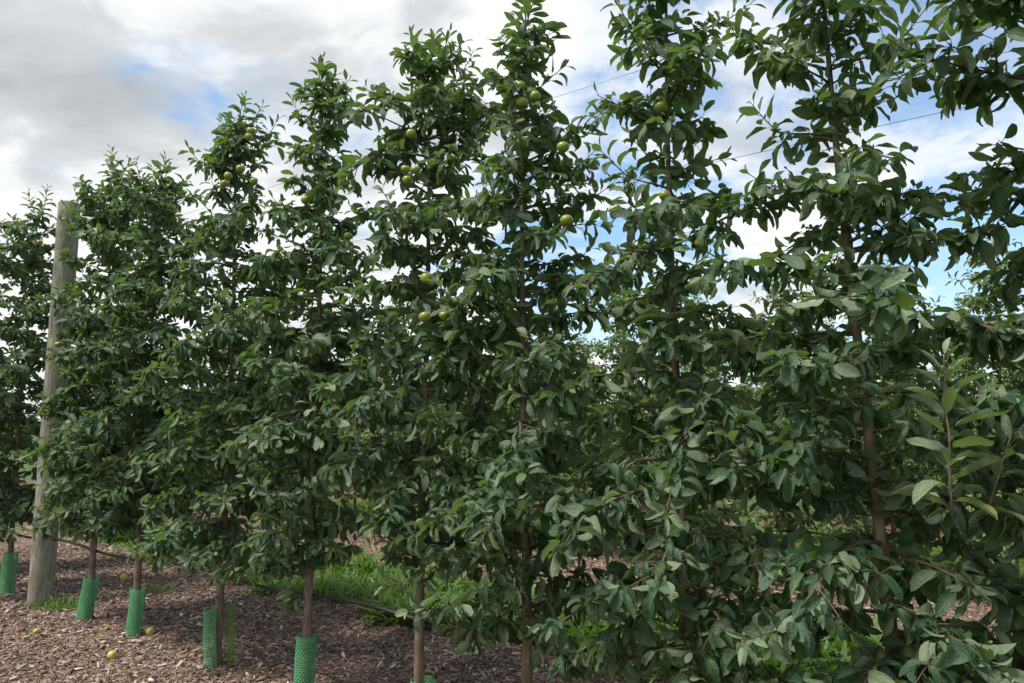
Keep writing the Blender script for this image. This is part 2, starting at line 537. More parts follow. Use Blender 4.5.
def build_tree(seed, height, env, leafl=.098, lean=(0., 0.), trunk_r=.031, dz=.11, dens=1., parent=None, limb_parts=True,
               leafmat='leaf', extra_limbs=(), extra_shoots=(), tops=None, age=0., crownname='crown', depth=1.0, gaps=()):
    """env: rows (z, reach to the left, reach to the right); all in metres from the trunk foot"""
    rng = random.Random(seed)
    L = Leaves(seed * 7 + 1)
    env = sorted((a, b * 1.3, c * 1.3) if .9 < a < 2.92 else ((a, max(.04, b - .075), max(.04, c - .075)) if a > 3.2 else (a, b, c)) for a, b, c in env)
    # leader
    T = Tubes()
    npt = 26
    wx, wy = rng.uniform(0, 6), rng.uniform(0, 6)
    hl = height - .25
    pts, rad = [], []
    for i in range(npt + 1):
        t = i / npt
        z = hl * t
        w = .018 * t ** .5 * (1 if t > .02 else 0)
        pts.append(np.array([lean[0] * z + w * math.sin(wx + 5 * t), lean[1] * z + w * math.sin(wy + 6 * t), z]))
        rad.append((trunk_r * (1 - .82 * t ** .9)) * (1.25 if i == 0 else 1))
    T.add(pts, rad, 10, wob=.12, rng=rng)
    def trunk_at(z):
        q = max(0, min(.9999, z / hl)) * npt; j = int(q)
        return pts[j] + (pts[j + 1] - pts[j]) * (q - j)
    def reach(z, az):
        rl, rr = max(.05, interp(env, z, 1)), max(.05, interp(env, z, 2))
        rx = rr if math.cos(az) > 0 else rl
        rd = min(.55, .5 * (rl + rr) * 1.05) * depth
        return math.hypot(rx * math.cos(az), rd * math.sin(az))
    zmin = env[0][0] + .12
    limbs = []
    z = zmin; az = rng.random() * 6
    while z < height - .22:
        az += 2.4 + rng.uniform(-.5, .5)
        limbs.append((z, az, reach(z, az) * rng.uniform(.66, 1.12), None))
        z += dz * rng.uniform(.7, 1.3) * (1.0 if z < 2.5 else 1.12)
    for e in extra_limbs:
        limbs.append((e[0], R(e[1]), e[2], e[3] if len(e) > 3 else None))
    nodes = []
    for (zl, az, ln, el) in limbs:
        fr = zl / height
        e0 = el if el is not None else rng.uniform(.05, .45) + .35 * max(0, fr - .6)
        start_z = zl - ln * math.tan(e0) * (.45 if el is None else 0)
        start_z = max(env[0][0] * .8 + .05, start_z)
        p = trunk_at(start_z).copy()
        d = azdir(az, e0)
        n = max(3, int(ln / .042))
        lp = [p.copy()]; step = ln / n
        sag = rng.uniform(.55, 1.35) if el is None else .35
        for i in range(n):
            t = i / n
            d = unit(d + np.array([rng.gauss(0, .07), rng.gauss(0, .07), rng.gauss(0, .06)]) - UP * .075 * sag * (1 if fr < .75 else .3))
            p = p + d * step
            lp.append(p.copy())
        W = Tubes()
        r0 = (.0035 + .011 * ln) * rng.uniform(.85, 1.1)
        W.add(lp, [r0 * (1 - .75 * i / n) for i in range(n + 1)], 6, wob=.1, rng=rng)
        outw = np.array([math.cos(az), math.sin(az), 0.])
        droop = .22 + .35 * max(0., 1 - fr * 1.25) + .12 - .35 * max(0, fr - .8) / .2
        lage = age + .45 * max(0, fr - .78) / .22
        for i in range(1, n + 1):
            t = i / n
            if t < .14: continue
            q = lp[i]
            ax = unit(lp[i] - lp[i - 1])
            if rng.random() < (.8 if fr < .62 else .62) * dens:
                rosette(L, rng, q, ax, outw * t, rng.randint(4, 8), leafl, droop, lage)
            if rng.random() < .6 * dens and t < .95:
                sd = unit(np.cross(ax, UP) * rng.choice((-1, 1)) * rng.uniform(.6, 1) + ax * .5 + UP * rng.uniform(-.45, .5))
                sl = rng.uniform(.05, .15) * (.6 + ln)
                e = q + sd * sl - UP * .01
                W.add([q, q + sd * sl * .5, e], [.0032, .0028, .0022], 4)
                rosette(L, rng, q + sd * sl * .55, sd, outw * t * .7, rng.randint(2, 4), leafl, droop, lage)
                rosette(L, rng, e, sd, outw * t, rng.randint(4, 7), leafl, droop, lage)
        rosette(L, rng, lp[-1], d, outw, 4, leafl * .9, droop * .6, lage + .15)
        if rng.random() < .4 + .3 * (fr > .7):
            shoot(L, W, rng, lp[-1], unit(d + UP * rng.uniform(.1, 1.2)), rng.uniform(.08, .2) * (1 + ln * .5), leafl * .88, age0=.15, age1=.9)
        if limb_parts:
            W.build('branch', M['twig'], parent)
        else:
            off = T.n
            T.v += W.v; T.f += [tuple(i + off for i in f) for f in W.f]; T.n += W.n
    # spurs on the leader
    z = zmin
    while z < height - .15:
        if not any(a < z < b for a, b in gaps):
            azz = rng.random() * 6.28
            o = azdir(azz, .2)
            q = trunk_at(min(z, hl))
            sl = rng.uniform(.03, .10)
            T.add([q, q + o * sl], [.004, .003], 4)
            rosette(L, rng, q + o * sl, o, o * .8, rng.randint(4, 7), leafl, .3, age)
        z += (.075 if z < 2.5 else .05) * rng.uniform(.7, 1.3)
    # stubs left by pruning
    for _ in range(7):
        q = trunk_at(rng.uniform(.45, 2.3)); o = azdir(rng.random() * 6.28, rng.uniform(.1, .7))
        T.add([q, q + o * (trunk_r + .004), q + o * (trunk_r + rng.uniform(.008, .03))], [.011, .008, .006], 6)
    # top
    for (dx, dy, ln) in (tops or [(0, 0, .3), (.25, .1, .2)]):
        shoot(L, T, rng, pts[-1] - UP * .05 * rng.random(), unit(np.array([dx, dy, 1.])), ln * 1.15, leafl * 1.0, age0=.3, age1=1.0, step=.017, rad=.005)
    for (p, dd, ln, lf, a0, a1) in extra_shoots:
        shoot(L, T, rng, p, unit(np.array(dd, float)), ln, lf, age0=a0, age1=a1, step=.019, rad=.004)
    T.build('trunk', M['bark'], parent)
    L.build(crownname, M[leafmat], parent)
    return len(L.d)

# ------------------------------------------------------------------ fruit
def apple_mesh(name, seed=0, seg=16, rings=10):
    rng = random.Random(seed)
    v, f = [], []
    prof = []
    for i in range(rings + 1):
        t = PI * i / rings
        r = math.sin(t) ** .86 * (1.0 + .10 * math.cos(t))
        zz = math.cos(t) * .88
        if i < 2: zz -= (.30, .05)[i]
        if i > rings - 2: zz += (.05, .16)[i - rings + 1]
        prof.append((max(r, .02 if i in (0, rings) else .1), zz))
    a1, a2 = rng.uniform(0, 6), rng.uniform(.02, .05)
    for r, zz in prof:
        for k in range(seg):
            an = 2 * PI * k / seg
            rr = r * (1 + a2 * math.cos(an - a1) + .012 * math.cos(5 * an) * (1 - zz))
            v.append((rr * math.cos(an), rr * math.sin(an), zz))
    for i in range(rings):
        for k in range(seg):
            k2 = (k + 1) % seg
            f.append((i * seg + k, (i + 1) * seg + k, (i + 1) * seg + k2, i * seg + k2))
    f.append(tuple(range(seg)))
    f.append(tuple(reversed(range(rings * seg, rings * seg + seg))))
    me = bpy.data.meshes.new(name)
    me.from_pydata(v, [], f)
    for p in me.polygons: p.use_smooth = True
    me.update()
    return me
APPLES = [apple_mesh('apple', i) for i in range(4)]
for a in APPLES: a.materials.append(M['apple'])
OLD = [apple_mesh('fallen_apple', i + 9) for i in range(3)]
for a in OLD: a.materials.append(M['apple_old'])
def stalk_mesh():
    T = Tubes()
    T.add([(0, 0, .55), (.02, .03, .9), (.10, .10, 1.35)], [.05, .045, .06], 5)
    me = bpy.data.meshes.new('stalk')
    me.from_pydata([tuple(x) for x in T.v], [], T.f); me.update()
    me.materials.append(M['stalk'])
    return me
STALK = stalk_mesh()
def hang_apple(tree, wx, wy, wz, rng, lo=1., hi=1.03):
    o = link('apple', APPLES[rng.randint(0, 3)], None, tree)
    b = tree.location
    g = rng.uniform(lo, hi)                       # hangs a little deeper among the leaves
    wx, wy, wz = wx * g, wy * g, 1.65 + (wz - 1.65) * g
    o.location = (wx - b.x, wy - b.y, wz - b.z)
    s = rng.uniform(.026, .0325)
    o.scale = (s, s * rng.uniform(.94, 1.04), s * rng.uniform(.9, 1.02))
    o.rotation_euler = (rng.uniform(-.35, .35), rng.uniform(-.35, .35), rng.uniform(0, 6))
    link('stalk', STALK, None, o)

# ------------------------------------------------------------------ front row of trees
N1 = 3.03
FRONT = [
 dict(s=-9.95, h=3.9, label='apple tree cut off by the left edge behind the leftmost one',
      env=[(3.9, .1, .1), (2.9, .4, .35), (1.1, .5, .4), (.63, .4, .3)]),
 dict(s=-8.42, h=4.0, dz=.05, dens=1.1, label='far left apple tree standing just left of the thick wooden post', tops=[(-.3, 0, .28), (.45, 0, .34), (0, .1, .2)],
      env=[(3.95, .3, .14), (3.67, .5, .24), (2.93, .6, .30), (1.91, .6, .34), (1.11, .55, .36), (.63, .4, .34)], apples=[(-4.92, 7.21, 3.61), (-4.41, 6.76, 3.35)]),
 dict(s=-6.70, h=4.05, dz=.045, dens=1.2, label='bushy apple tree just right of the thick wooden post, its trunk in a leaning guard', tops=[(-.1, 0, .3), (.35, .1, .28), (-.4, 0, .18)],
      env=[(4.05, .14, .2), (3.86, .3, .36), (3.39, .38, .48), (2.76, .30, .50), (1.87, .36, .5), (1.19, .40, .46), (.72, .26, .3)], apples=[(-4.04, 6.55, 2.37)]),
 dict(s=-5.93, h=3.86, dz=.046, dens=1.2, label='apple tree over the upright green guard with fallen apples beside it', tops=[(.15, 0, .3), (.5, 0, .22), (-.2, 0, .2)],
      env=[(3.82, .14, .2), (3.52, .32, .4), (3.01, .36, .46), (2.26, .34, .5), (1.46, .44, .48), (.83, .26, .25)], apples=[(-2.45, 5.36, 2.13), (-2.31, 5.2, 2.13)]),
 dict(ag=(.97, 1.0), s=-4.79, h=4.1, label='apple tree with a narrow spire dotted with green apples above a guard split in two',
      tops=[(.1, 0, .22), (.4, 0, .16)], gaps=(),
      env=[(4.08, .04, .1), (3.85, .1, .22), (3.61, .16, .22), (3.31, .17, .26), (2.86, .25, .4), (2.27, .36, .46), (1.62, .46, .48), (.99, .43, .38), (.62, .2, .22)],
      xl=[(3.5, 175, .27, .35), (3.72, 10, .24, .3), (3.0, 200, .2, .5)],
      apples=[(-1.78, 4.86, 3.65), (-1.77, 4.79, 3.58), (-1.99, 5.02, 3.39), (-1.84, 4.85, 3.38), (-2.02, 5.04, 3.34), (-1.71, 4.75, 3.26)]),
 dict(s=-3.83, h=4.12, label='apple tree with a blunt leafy top whose guard is cut by the bottom edge', tops=[(.1, 0, .25), (-.35, 0, .2), (.5, .1, .16)],
      env=[(4.12, .12, .1), (3.88, .24, .2), (3.6, .23, .18), (3.26, .28, .17), (2.86, .28, .22), (2.33, .36, .36), (1.69, .4, .4), (1.19, .34, .26), (.70, .18, .15)],
      apples=[(-1.29, 4.49, 3.05), (-1.0, 4.42, 2.80), (-1.36, 4.55, 2.32)], xl=[(2.82, -53, .44, .1), (.62, 150, .16, -.3)]),
 dict(ag=(.95, .985), s=-2.88, h=3.95, label='apple tree with a wide forked top bearing many green apples', tops=[(.05, 0, .2), (-.55, 0, .3), (.65, .05, .3), (.25, 0, .25)],
      env=[(3.87, .25, .25), (3.7, .3, .3), (3.49, .42, .37), (3.13, .45, .42), (2.77, .32, .42), (2.19, .42, .38), (1.63, .44, .38), (1.19, .28, .32), (.84, .13, .13)],
      xl=[(3.3, 178, .4, .45), (3.3, 2, .4, .55)],
      apples=[(-.56, 3.95, 3.26), (-.58, 3.9, 3.04), (-.58, 3.97, 3.0), (-.52, 3.86, 3.02), (-.42, 3.85, 2.77), (-.22, 3.64, 2.75), (-.35, 3.8, 2.22), (-.45, 3.8, 2.21), (-.46, 3.88, 2.43)]),
 dict(ag=(1.005, 1.055), s=-2.18, h=4.0, label='tall slim apple tree mid picture with a cluster of green apples near its top', tops=[(0, 0, .3), (.25, 0, .2)],
      env=[(3.95, .07, .08), (3.75, .21, .18), (3.53, .2, .12), (3.31, .2, .2), (3.09, .24, .26), (2.71, .24, .3), (2.14, .3, .36), (1.58, .36, .42), (1.09, .46, .38), (.61, .38, .3)],
      xl=[(3.02, 2, .4, .42), (2.78, 5, .34, .3), (2.3, -10, .42, .2)],
      apples=[(.04, 3.5, 3.32), (.11, 3.39, 3.22), (.05, 3.49, 3.23), (.05, 3.43, 3.01), (.24, 3.35, 2.95), (.25, 3.29, 2.58)]),
 dict(ag=(1.02, 1.05), s=-1.36, h=3.95, label='apple tree whose bare leader shows between two leafy tiers, right of centre', dz=.055,
      env=[(3.92, .14, .14), (3.62, .3, .28), (3.33, .32, .27), (3.09, .32, .3), (2.93, .16, .2), (2.80, .05, .07), (2.68, .32, .28), (2.43, .38, .4), (2.03, .46, .48), (1.55, .5, .52), (1.08, .47, .5), (.58, .36, .41)],
      gaps=((2.68, 2.95), (2.16, 2.36)), apples=[(.63, 3.06, 2.1), (.63, 3.0, 2.99), (.65, 3.05, 2.62)],
      xl=[(1.25, 250, .5, .05), (1.0, 285, .5, 0.), (1.7, 265, .45, .2)]),
 dict(s=-.53, h=4.0, label='near apple tree with a leaning bare trunk in the right third of the picture', lean=(-.045, .0), dz=.055, leafl=.094,
      env=[(3.85, .2, .2), (3.5, .36, .28), (3.25, .40, .28), (3.0, .25, .24), (2.67, .22, .15), (2.43, .28, .2), (2.24, .42, .3), (1.93, .44, .4), (1.56, .44, .44), (1.16, .46, .44), (.40, .42, .5)],
      gaps=((1.62, 1.9), (.8, 1.1)), 
      xl=[(2.5, 10, .34, .25), (2.3, -25, .42, .2), (.75, 200, .5, .1), (.62, 255, .5, .1), (.9, 280, .5, .1), (.75, 320, .55, .15), (.6, 225, .6, .15)],
      xs=[((-.08, -.50, 1.40), (-.08, 0, 1), .46, .135, .55, 1.0), ((.05, -.46, 1.38), (.2, .1, 1), .3, .11, .3, .8)]),
 dict(s=.2, h=3.85, label='apple tree leaning in from beyond the right edge of the picture', lean=(-.02, 0.), leafl=.094, dz=.06,
      env=[(3.6, .25, .3), (3.06, .34, .4), (2.71, .30, .42), (2.37, .18, .38), (2.05, .26, .41), (1.67, .35, .45), (1.13, .38, .5), (.6, .3, .4)],
      xl=[(2.75, 178, .58, .15), (3.0, 185, .6, .05), (1.95, 150, .5, .2), (1.75, 175, .5, .1)]),
]
ntot = 0
arng = random.Random(77)
for i, t in enumerate(FRONT):
    root = empty('apple_tree', row_point(N1, t['s']))
    tag(root, t['label'], 'apple tree', 'apple trees of the front row')
    ntot += build_tree(100 + i, t['h'], t['env'], leafl=t.get('leafl', .096), lean=t.get('lean', (0, 0)), dz=t.get('dz', .05), parent=root,
                       extra_limbs=t.get('xl', ()), extra_shoots=t.get('xs', ()), dens=t.get('dens', 1.), tops=t.get('tops'), gaps=t.get('gaps', ()))
    for a in t.get('apples', ()):
        hang_apple(root, *a, arng, *t.get('ag', (1., 1.03)))
print('front leaves', ntot)

# ------------------------------------------------------------------ rows behind
GENV = [[(3.7, .12, .12), (3.2, .36, .36), (2.6, .5, .5), (1.9, .54, .54), (1.2, .6, .58), (.55, .45, .45)],
        [(3.5, .1, .14), (3.0, .38, .4), (2.3, .52, .52), (1.7, .56, .56), (1.0, .58, .55), (.55, .42, .42)],
        [(3.9, .08, .1), (3.3, .28, .3), (2.7, .48, .48), (2.0, .52, .54), (1.2, .58, .58), (.55, .42, .42)]]
PROTO = []
for i, e in enumerate(GENV):
    root = empty('apple_tree', (0, 0, 0))
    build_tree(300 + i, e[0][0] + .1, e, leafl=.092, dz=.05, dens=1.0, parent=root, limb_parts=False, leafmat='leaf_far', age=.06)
    PROTO.append(root)
def copy_tree(o):
    c = o.copy(); COL.objects.link(c)
    for ch in list(o.children):
        d = ch.copy(); COL.objects.link(d); d.parent = c
    return c
brng = random.Random(8)
used = set()
def back_tree(n, s, label, group):
    k = brng.randint(0, 2)
    o = PROTO[k] if k not in used else copy_tree(PROTO[k])
    used.add(k)
    o.location = row_point(n, s)
    o.rotation_euler = (0, 0, brng.uniform(0, 6.28))
    sc = brng.uniform(.86, 1.0)
    o.scale = (sc, sc, sc)
    tag(o, label, 'apple tree', group)
N2, N3, N4 = 8.2, 13.3, 18.4
s2 = [-2.43 + .98 * k for k in range(-17, 4)]
for s in s2:
    back_tree(N2, s, 'paler apple tree in the second row, seen through the front trees', 'apple trees of the second row')
s3 = [-2.2 + .98 * k for k in range(-20, 4)]
for s in s3:
    back_tree(N3, s, 'distant pale apple tree in the third row behind the others', 'apple trees of the third row')

s4 = [-2.0 + 1.1 * k for k in range(-18, 5)]
for s in s4:
    back_tree(N4, s, 'farthest apple tree in the fourth row, a pale crown between nearer ones', 'apple trees of the fourth row')

# ------------------------------------------------------------------ ground
def grid(name, mat, n0, n1, s0, s1, dn, ds, hfun, kind='structure'):
    ni = max(2, int((n1 - n0) / dn)); si = max(2, int((s1 - s0) / ds))
    nn = np.linspace(n0, n1, ni + 1); ss = np.linspace(s0, s1, si + 1)
    A, B = np.meshgrid(nn, ss, indexing='ij')
    edge = (A == n0) | (A == n1)
    A2 = A + np.where(edge, .12 * np.sin(B * 1.7) + .07 * np.sin(B * 4.3 + 1) + .04 * np.sin(B * 11.), 0)
    X = ACR[0] * A2 + ROW[0] * B; Y = ACR[1] * A2 + ROW[1] * B
    Z = hfun(A2, B, n0, n1)
    verts = np.stack([X, Y, Z], -1).reshape(-1, 3)
    idx = np.arange((ni + 1) * (si + 1)).reshape(ni + 1, si + 1)
    q = np.stack([idx[:-1, :-1], idx[:-1, 1:], idx[1:, 1:], idx[1:, :-1]], -1).reshape(-1, 4)[:, ::-1]
    me = np_mesh(name, verts, q.ravel(), np.arange(len(q)) * 4, np.full(len(q), 4))
    o = link(name, me, mat)
    tag(o, kind=kind)
    return o
def hm(A, B, n0, n1):
    t = np.clip(np.minimum(A - n0, n1 - A) / .5, 0, 1)
    t = t * t * (3 - 2 * t)
    bumps = .5 + .22 * np.sin(A * 3.1 + B * 1.3) + .2 * np.sin(B * 2.7 - A * 2.2 + 1) + .08 * np.sin(A * 9 + 2) * np.sin(B * 8)
    return .006 + t * .035 * bumps
def mulch_h(n, s, n0, n1):
    return float(hm(np.array(n), np.array(s), n0, n1))
BEDS = [(1.1, 5.6, -24, 4), (5.95, 9.4, -26, 4), (11.3, 15.0, -26, 4)]
for b in BEDS:
    grid('mulch_bed', M['mulch'], *b, .12, .12, hm)
gm = bpy.data.meshes.new('ground')
gm.from_pydata([(-900, -900, 0), (900, -900, 0), (900, 900, 0), (-900, 900, 0)], [], [(0, 1, 2, 3)])
tag(link('ground', gm, M['ground']), kind='structure')

# loose chips on the beds
def scatter_chips(seed, spots, big=1.0):
    rs = np.random.RandomState(seed)
    N = len(spots)
    nS = np.array(spots)
    ln = np.exp(rs.normal(math.log(.018), .55, N)).clip(.006, .065) * big
    wd = ln * rs.uniform(.18, .5, N)
    th = wd * rs.uniform(.1, .35, N) + .0012
    az = rs.uniform(0, 6.283, N); ti = rs.normal(0, .28, N); ro = rs.normal(0, .4, N)
    d = np.stack([np.cos(az) * np.cos(ti), np.sin(az) * np.cos(ti), np.sin(ti)], -1)
    u = np.tile(UP, (N, 1)) + np.stack([-np.sin(az) * ro, np.cos(az) * ro, np.zeros(N)], -1)
    u -= d * (u * d).sum(1)[:, None]; u /= np.linalg.norm(u, axis=1)[:, None]
    b = np.cross(d, u)
    c = nS + UP * (np.abs(np.sin(ti)) * ln * .4 + wd * np.abs(ro) * .3 + th)[:, None]
    V = np.zeros((N, 8, 3))
    k = 0
    for sz in (-1, 1):
        for sx, sy in ((-1, -1), (1, -1), (1, 1), (-1, 1)):
            taper = rs.uniform(.5, 1., N)
            V[:, k] = c + d * (sx * ln * .5 * rs.uniform(.8, 1.1, N))[:, None] + b * (sy * wd * .5 * taper)[:, None] + u * (sz * th * .5)[:, None]
            k += 1
    F = [(4, 5, 6, 7), (0, 1, 5, 4), (1, 2, 6, 5), (2, 3, 7, 6), (3, 0, 4, 7)]
    lt = np.array([i for f in F for i in f])
    loops = (lt[None] + (np.arange(N) * 8)[:, None]).ravel()
    tot = np.full(N * 5, 4)
    var = np.clip(rs.beta(1.1, 1.5, N), 0, 1)
    me = np_mesh('wood_chips', V.reshape(-1, 3), loops, np.arange(N * 5) * 4, tot, None, {'var': np.repeat(var, 8)}, smooth=False)
    return me
rs = np.random.RandomState(3)
spots = []
for (n0, n1, sa, sb, cnt) in ((1.6, 5.3, -11.5, 1.0, 120000), (6.0, 9.3, -9.0, 2.5, 45000)):
    bed = BEDS[0] if n0 < 5 else BEDS[1]
    nn = rs.uniform(n0, n1, cnt); ss = rs.uniform(sa, sb, cnt)
    zz = hm(nn, ss, bed[0], bed[1])
    p = ACR[None] * nn[:, None] + ROW[None] * ss[:, None]
    spots.append(np.concatenate([p, zz[:, None]], 1))
spots = np.concatenate(spots)
tag(link('wood_chips', scatter_chips(4, spots), M['chips']), 'loose pinkish brown wood chips strewn over the mulch beds', 'wood chips', kind='stuff')

# weeds of the grass alleys
def weeds(name, seed, n0, n1, s0, s1, tufts, hmin, hmax, label, broad=.25):
    rng = random.Random(seed)
    L = Leaves(seed); B = Leaves(seed + 1)
    for _ in range(tufts):
        n = rng.uniform(n0, n1); s = rng.uniform(s0, s1)
        if n0 < 5 and n < 4.5 + max(0., -6.3 - s) * .12 + .12 * math.sin(s * 3.1) + abs(rng.gauss(0, .22)): continue
        if rng.random() > .35 + .9 * (.5 + .5 * math.sin(s * 4.3 + 2 * math.sin(n * 3.7)) * math.sin(n * 5.1 + s)): continue
        m = .5 + .5 * math.sin(n * 2.3 + 1.1 * math.sin(s * 1.3)) * math.sin(s * 1.9 + .7)
        x, y, _z = row_point(n, s)
        h = rng.uniform(hmin, hmax) * (.55 + .6 * m)
        is_b = rng.random() < broad
        k = rng.randint(5, 8) if is_b else rng.randint(9, 15)
        for i in range(k):
            az = rng.random() * 6.28
            el = rng.uniform(.5, 1.4) if not is_b else rng.uniform(.15, 1.1)
            d = azdir(az, el)
            nrm = UP - d * .5
            l = h * rng.uniform(.6, 1.15) * (.6 if is_b else 1)
            (B if is_b else L).add((x + rng.gauss(0, .03), y + rng.gauss(0, .03), .0), d, nrm, l, rng.random() ** 2 * .5)
    o = L.build(name, M['weed'], None, STRAP, petioles=False)
    me2 = B.build('tmp', M['weed'], None, BROAD, petioles=False)
    # one mass: join the broad leaves into the same object
    with bpy.context.temp_override(active_object=o, object=o, selected_objects=[o, me2], selected_editable_objects=[o, me2]):
        bpy.ops.object.join()
    tag(o, label, 'weeds', kind='stuff')
    return o
weeds('alley_weeds', 11, 4.4, 6.1, -21, 2.2, 9500, .13, .42, 'lush green grass and weeds in the alley behind the front row', broad=.3)
weeds('alley_weeds', 12, 9.2, 11.5, -12, 3.0, 3800, .14, .32, 'bright green weeds in the alley behind the second row', broad=.2)
def small_patch(name, seed, cx, cy, rx, ry, ang, count, hmin, hmax, label):
    rng = random.Random(seed)
    L = Leaves(seed)
    for _ in range(count):
        r = math.sqrt(rng.random()); a = rng.random() * 6.28
        px, py = rx * r * math.cos(a), ry * r * math.sin(a)
        x = cx + px * math.cos(ang) - py * math.sin(ang); y = cy + px * math.sin(ang) + py * math.cos(ang)
        L.add((x, y, .02), azdir(rng.random() * 6.28, rng.uniform(.5, 1.4)), UP + np.array([rng.gauss(0, .3), rng.gauss(0, .3), 0]), rng.uniform(hmin, hmax) * (1.2 - .5 * r), rng.random() * .3)
    tag(L.build(name, M['weed'], None, STRAP, petioles=False), label, 'grass', kind='stuff')
small_patch('grass_patch', 21, -4.12, 6.93, .34, .15, -.5, 420, .07, .15, 'small patch of green grass at the foot of the wooden post')
small_patch('weed_sprigs', 22, -3.52, 7.55, .22, .12, 0, 60, .05, .16, 'thin weed sprigs on the mulch behind the post')
small_patch('weed_sprigs', 23, -.75, 4.6, .2, .12, .3, 60, .05, .12, 'thin weed sprigs on the mulch under the forked apple tree')

# ------------------------------------------------------------------ posts
def post(name, x, y, h, r, lean, label, seed):
    rng = random.Random(seed)
    bl = []
    T = Tubes()
    n = 26
    pts = [(lean[0] * h * i / n, lean[1] * h * i / n, -.05 + (h + .05) * i / n) for i in range(n + 1)]
    rad = [r * (1.06 - .1 * i / n + .012 * math.sin(i * 1.3 + seed)) for i in range(n + 1)]
    pts += [(pts[-1][0], pts[-1][1], h + .008)]; rad += [r * .9]
    T.add(pts, rad, 22, wob=.02, rng=rng)
    o = T.build(name, M['post'])
    o.location = (x, y, 0)
    tag(o, label, 'post')
    return o
post('wooden_post', -4.33, 7.02, 3.80, .100, (0.004, 0.0), 'thick weathered grey wooden post between the two leftmost apple trees', 1)
post('wooden_post', -1.98, 11.72, 3.55, .075, (.0, 0.), 'slim pale wooden post in the second row, half hidden by leaves', 2)

# ------------------------------------------------------------------ wires and hoses
def run_wire(name, n, s0, s1, z, r, mat, label, cat, sag=0., bay=.98, seed=0, off=0., group=None):
    rng = random.Random(seed)
    T = Tubes()
    pts = []
    k = max(2, int((s1 - s0) / .16))
    ph = [rng.uniform(.5, 1.3) for _ in range(60)]
    for i in range(k + 1):
        s = s0 + (s1 - s0) * i / k
        q = (s - s0) / bay
        dz = -sag * ph[int(q) % 60] * math.sin(PI * (q % 1.0)) ** 2
        x, y, _ = row_point(n + off + (sag * .3 * math.sin(s * 2.1) if sag else 0), s)
        pts.append((x, y, z + dz))
    T.add(pts, [r] * len(pts), 7)
    o = T.build(name, mat)
    tag(o, label, cat, group)
    return o
run_wire('trellis_wire', N1, -13, 2.2, 3.30, .0011, M['wire'], 'highest trellis wire strung through the tops of the front row', 'wire', off=-.035)
run_wire('trellis_wire', N1, -13, 2.2, 2.78, .0011, M['wire'], 'second highest trellis wire strung through the upper crowns of the front row', 'wire', off=-.035)
run_wire('trellis_wire', N1, -13, 2.2, 1.85, .0011, M['wire'], 'chest high trellis wire threaded through the front row foliage', 'wire', off=-.035)
run_wire('trellis_wire', N2, -18, 2.2, 3.68, .0013, M['wire'], 'top trellis wire of the second row against the sky at right', 'wire', off=-.035)
run_wire('trellis_wire', N2, -18, 2.2, 2.65, .0013, M['wire'], 'lower trellis wire of the second row behind the leaves at right', 'wire', off=-.035)
run_wire('drip_line', N1, -13, 2.2, 0.62, .0115, M['hose'], 'black drip irrigation hose sagging along the front row above the mulch', 'hose', bay=1.9, sag=.06, seed=4, off=.04)
run_wire('drip_line', N2, -16, 2.2, .55, .0115, M['hose'], 'black drip irrigation hose running along the second row', 'hose', sag=.03, seed=5, off=-.04)

# ------------------------------------------------------------------ trunk guards
def guard_mesh(h, r, arc=2 * PI, nu=18, nv=26, flare=0., seed=0):
    """netting sleeve: diamond holes in a rolled sheet, made of real strands"""
    rng = random.Random(seed)
    nu = max(5, int(nu * arc / (2 * PI)))
    closed = arc > 6.2
    v, f = [], []
    th = .0016
    def P(a, z, rr):
        an = a * arc / nu
        w = 1 + .05 * math.sin(an * 2 + seed) + flare * (z / h) + .03 * math.sin(z * 19 + an + seed)
        return (rr * .84 * w * math.cos(an), rr * .84 * w * math.sin(an), z)
    dz = h / nv
    for j in range(nv):
        for i in range(nu):
            sh = .5 if j % 2 else 0.
            i0 = i + sh
            if not closed and i0 + 1 > nu: continue
            z0 = j * dz; o = len(v)
            # outer hexagon corners and hole corners
            outer = [(i0, z0 + .0), (i0 + .5, z0 - .0), (i0 + 1, z0 + .0), (i0 + 1, z0 + dz), (i0 + .5, z0 + dz), (i0, z0 + dz)]
            c = (i0 + .5, z0 + dz * .5)
            inner = [(i0 + .30, z0 + dz * .30), (i0 + .5, z0 + dz * .16), (i0 + .70, z0 + dz * .30), (i0 + .70, z0 + dz * .70), (i0 + .5, z0 + dz * .84), (i0 + .30, z0 + dz * .70)]
            inner = [(c[0] + (a - c[0]) * 1.65, c[1] + (b - c[1]) * 1.12) for a, b in inner]
            if j == 0 or j == nv - 1:
                pass
            for a, b in outer: v.append(P(a, b, r))
            for a, b in inner: v.append(P(a, b, r))
            for k in range(6):
                k2 = (k + 1) % 6
                f.append((o + k, o + k2, o + 6 + k2, o + 6 + k))
    me = bpy.data.meshes.new('tree_guard')
    me.from_pydata(v, [], f)
    for p in me.polygons: p.use_smooth = True
    me.update()
    return me
def guard(x, y, h, r, tilt, mat, label, seed, arc=2 * PI, rz=0., group=None, mesh=None):
    me = mesh or guard_mesh(h, r, arc, seed=seed)
    o = link('tree_guard', me, mat)
    if mesh is None:
        sm = o.modifiers.new('thickness', 'SOLIDIFY'); sm.thickness = .0022; sm.offset = 0
    o.location = (x, y, .012)
    o.rotation_euler = (tilt[1], tilt[0], rz)
    tag(o, label, 'tree guard', group)
    return o
G = 'plastic netting guards round the front trunks'
def gx(s): return row_point(N1, s)
x, y, _ = gx(-8.44); guard(x, y, .40, .075, (.03, 0), M['guard'], 'green netting guard round the trunk at the left edge of the picture', 1, group=G)
x, y, _ = gx(-6.74); guard(x - .01, y - .02, .37, .072, (.13, .02), M['guard'], 'green netting guard leaning right round the first trunk right of the post', 2, group=G)
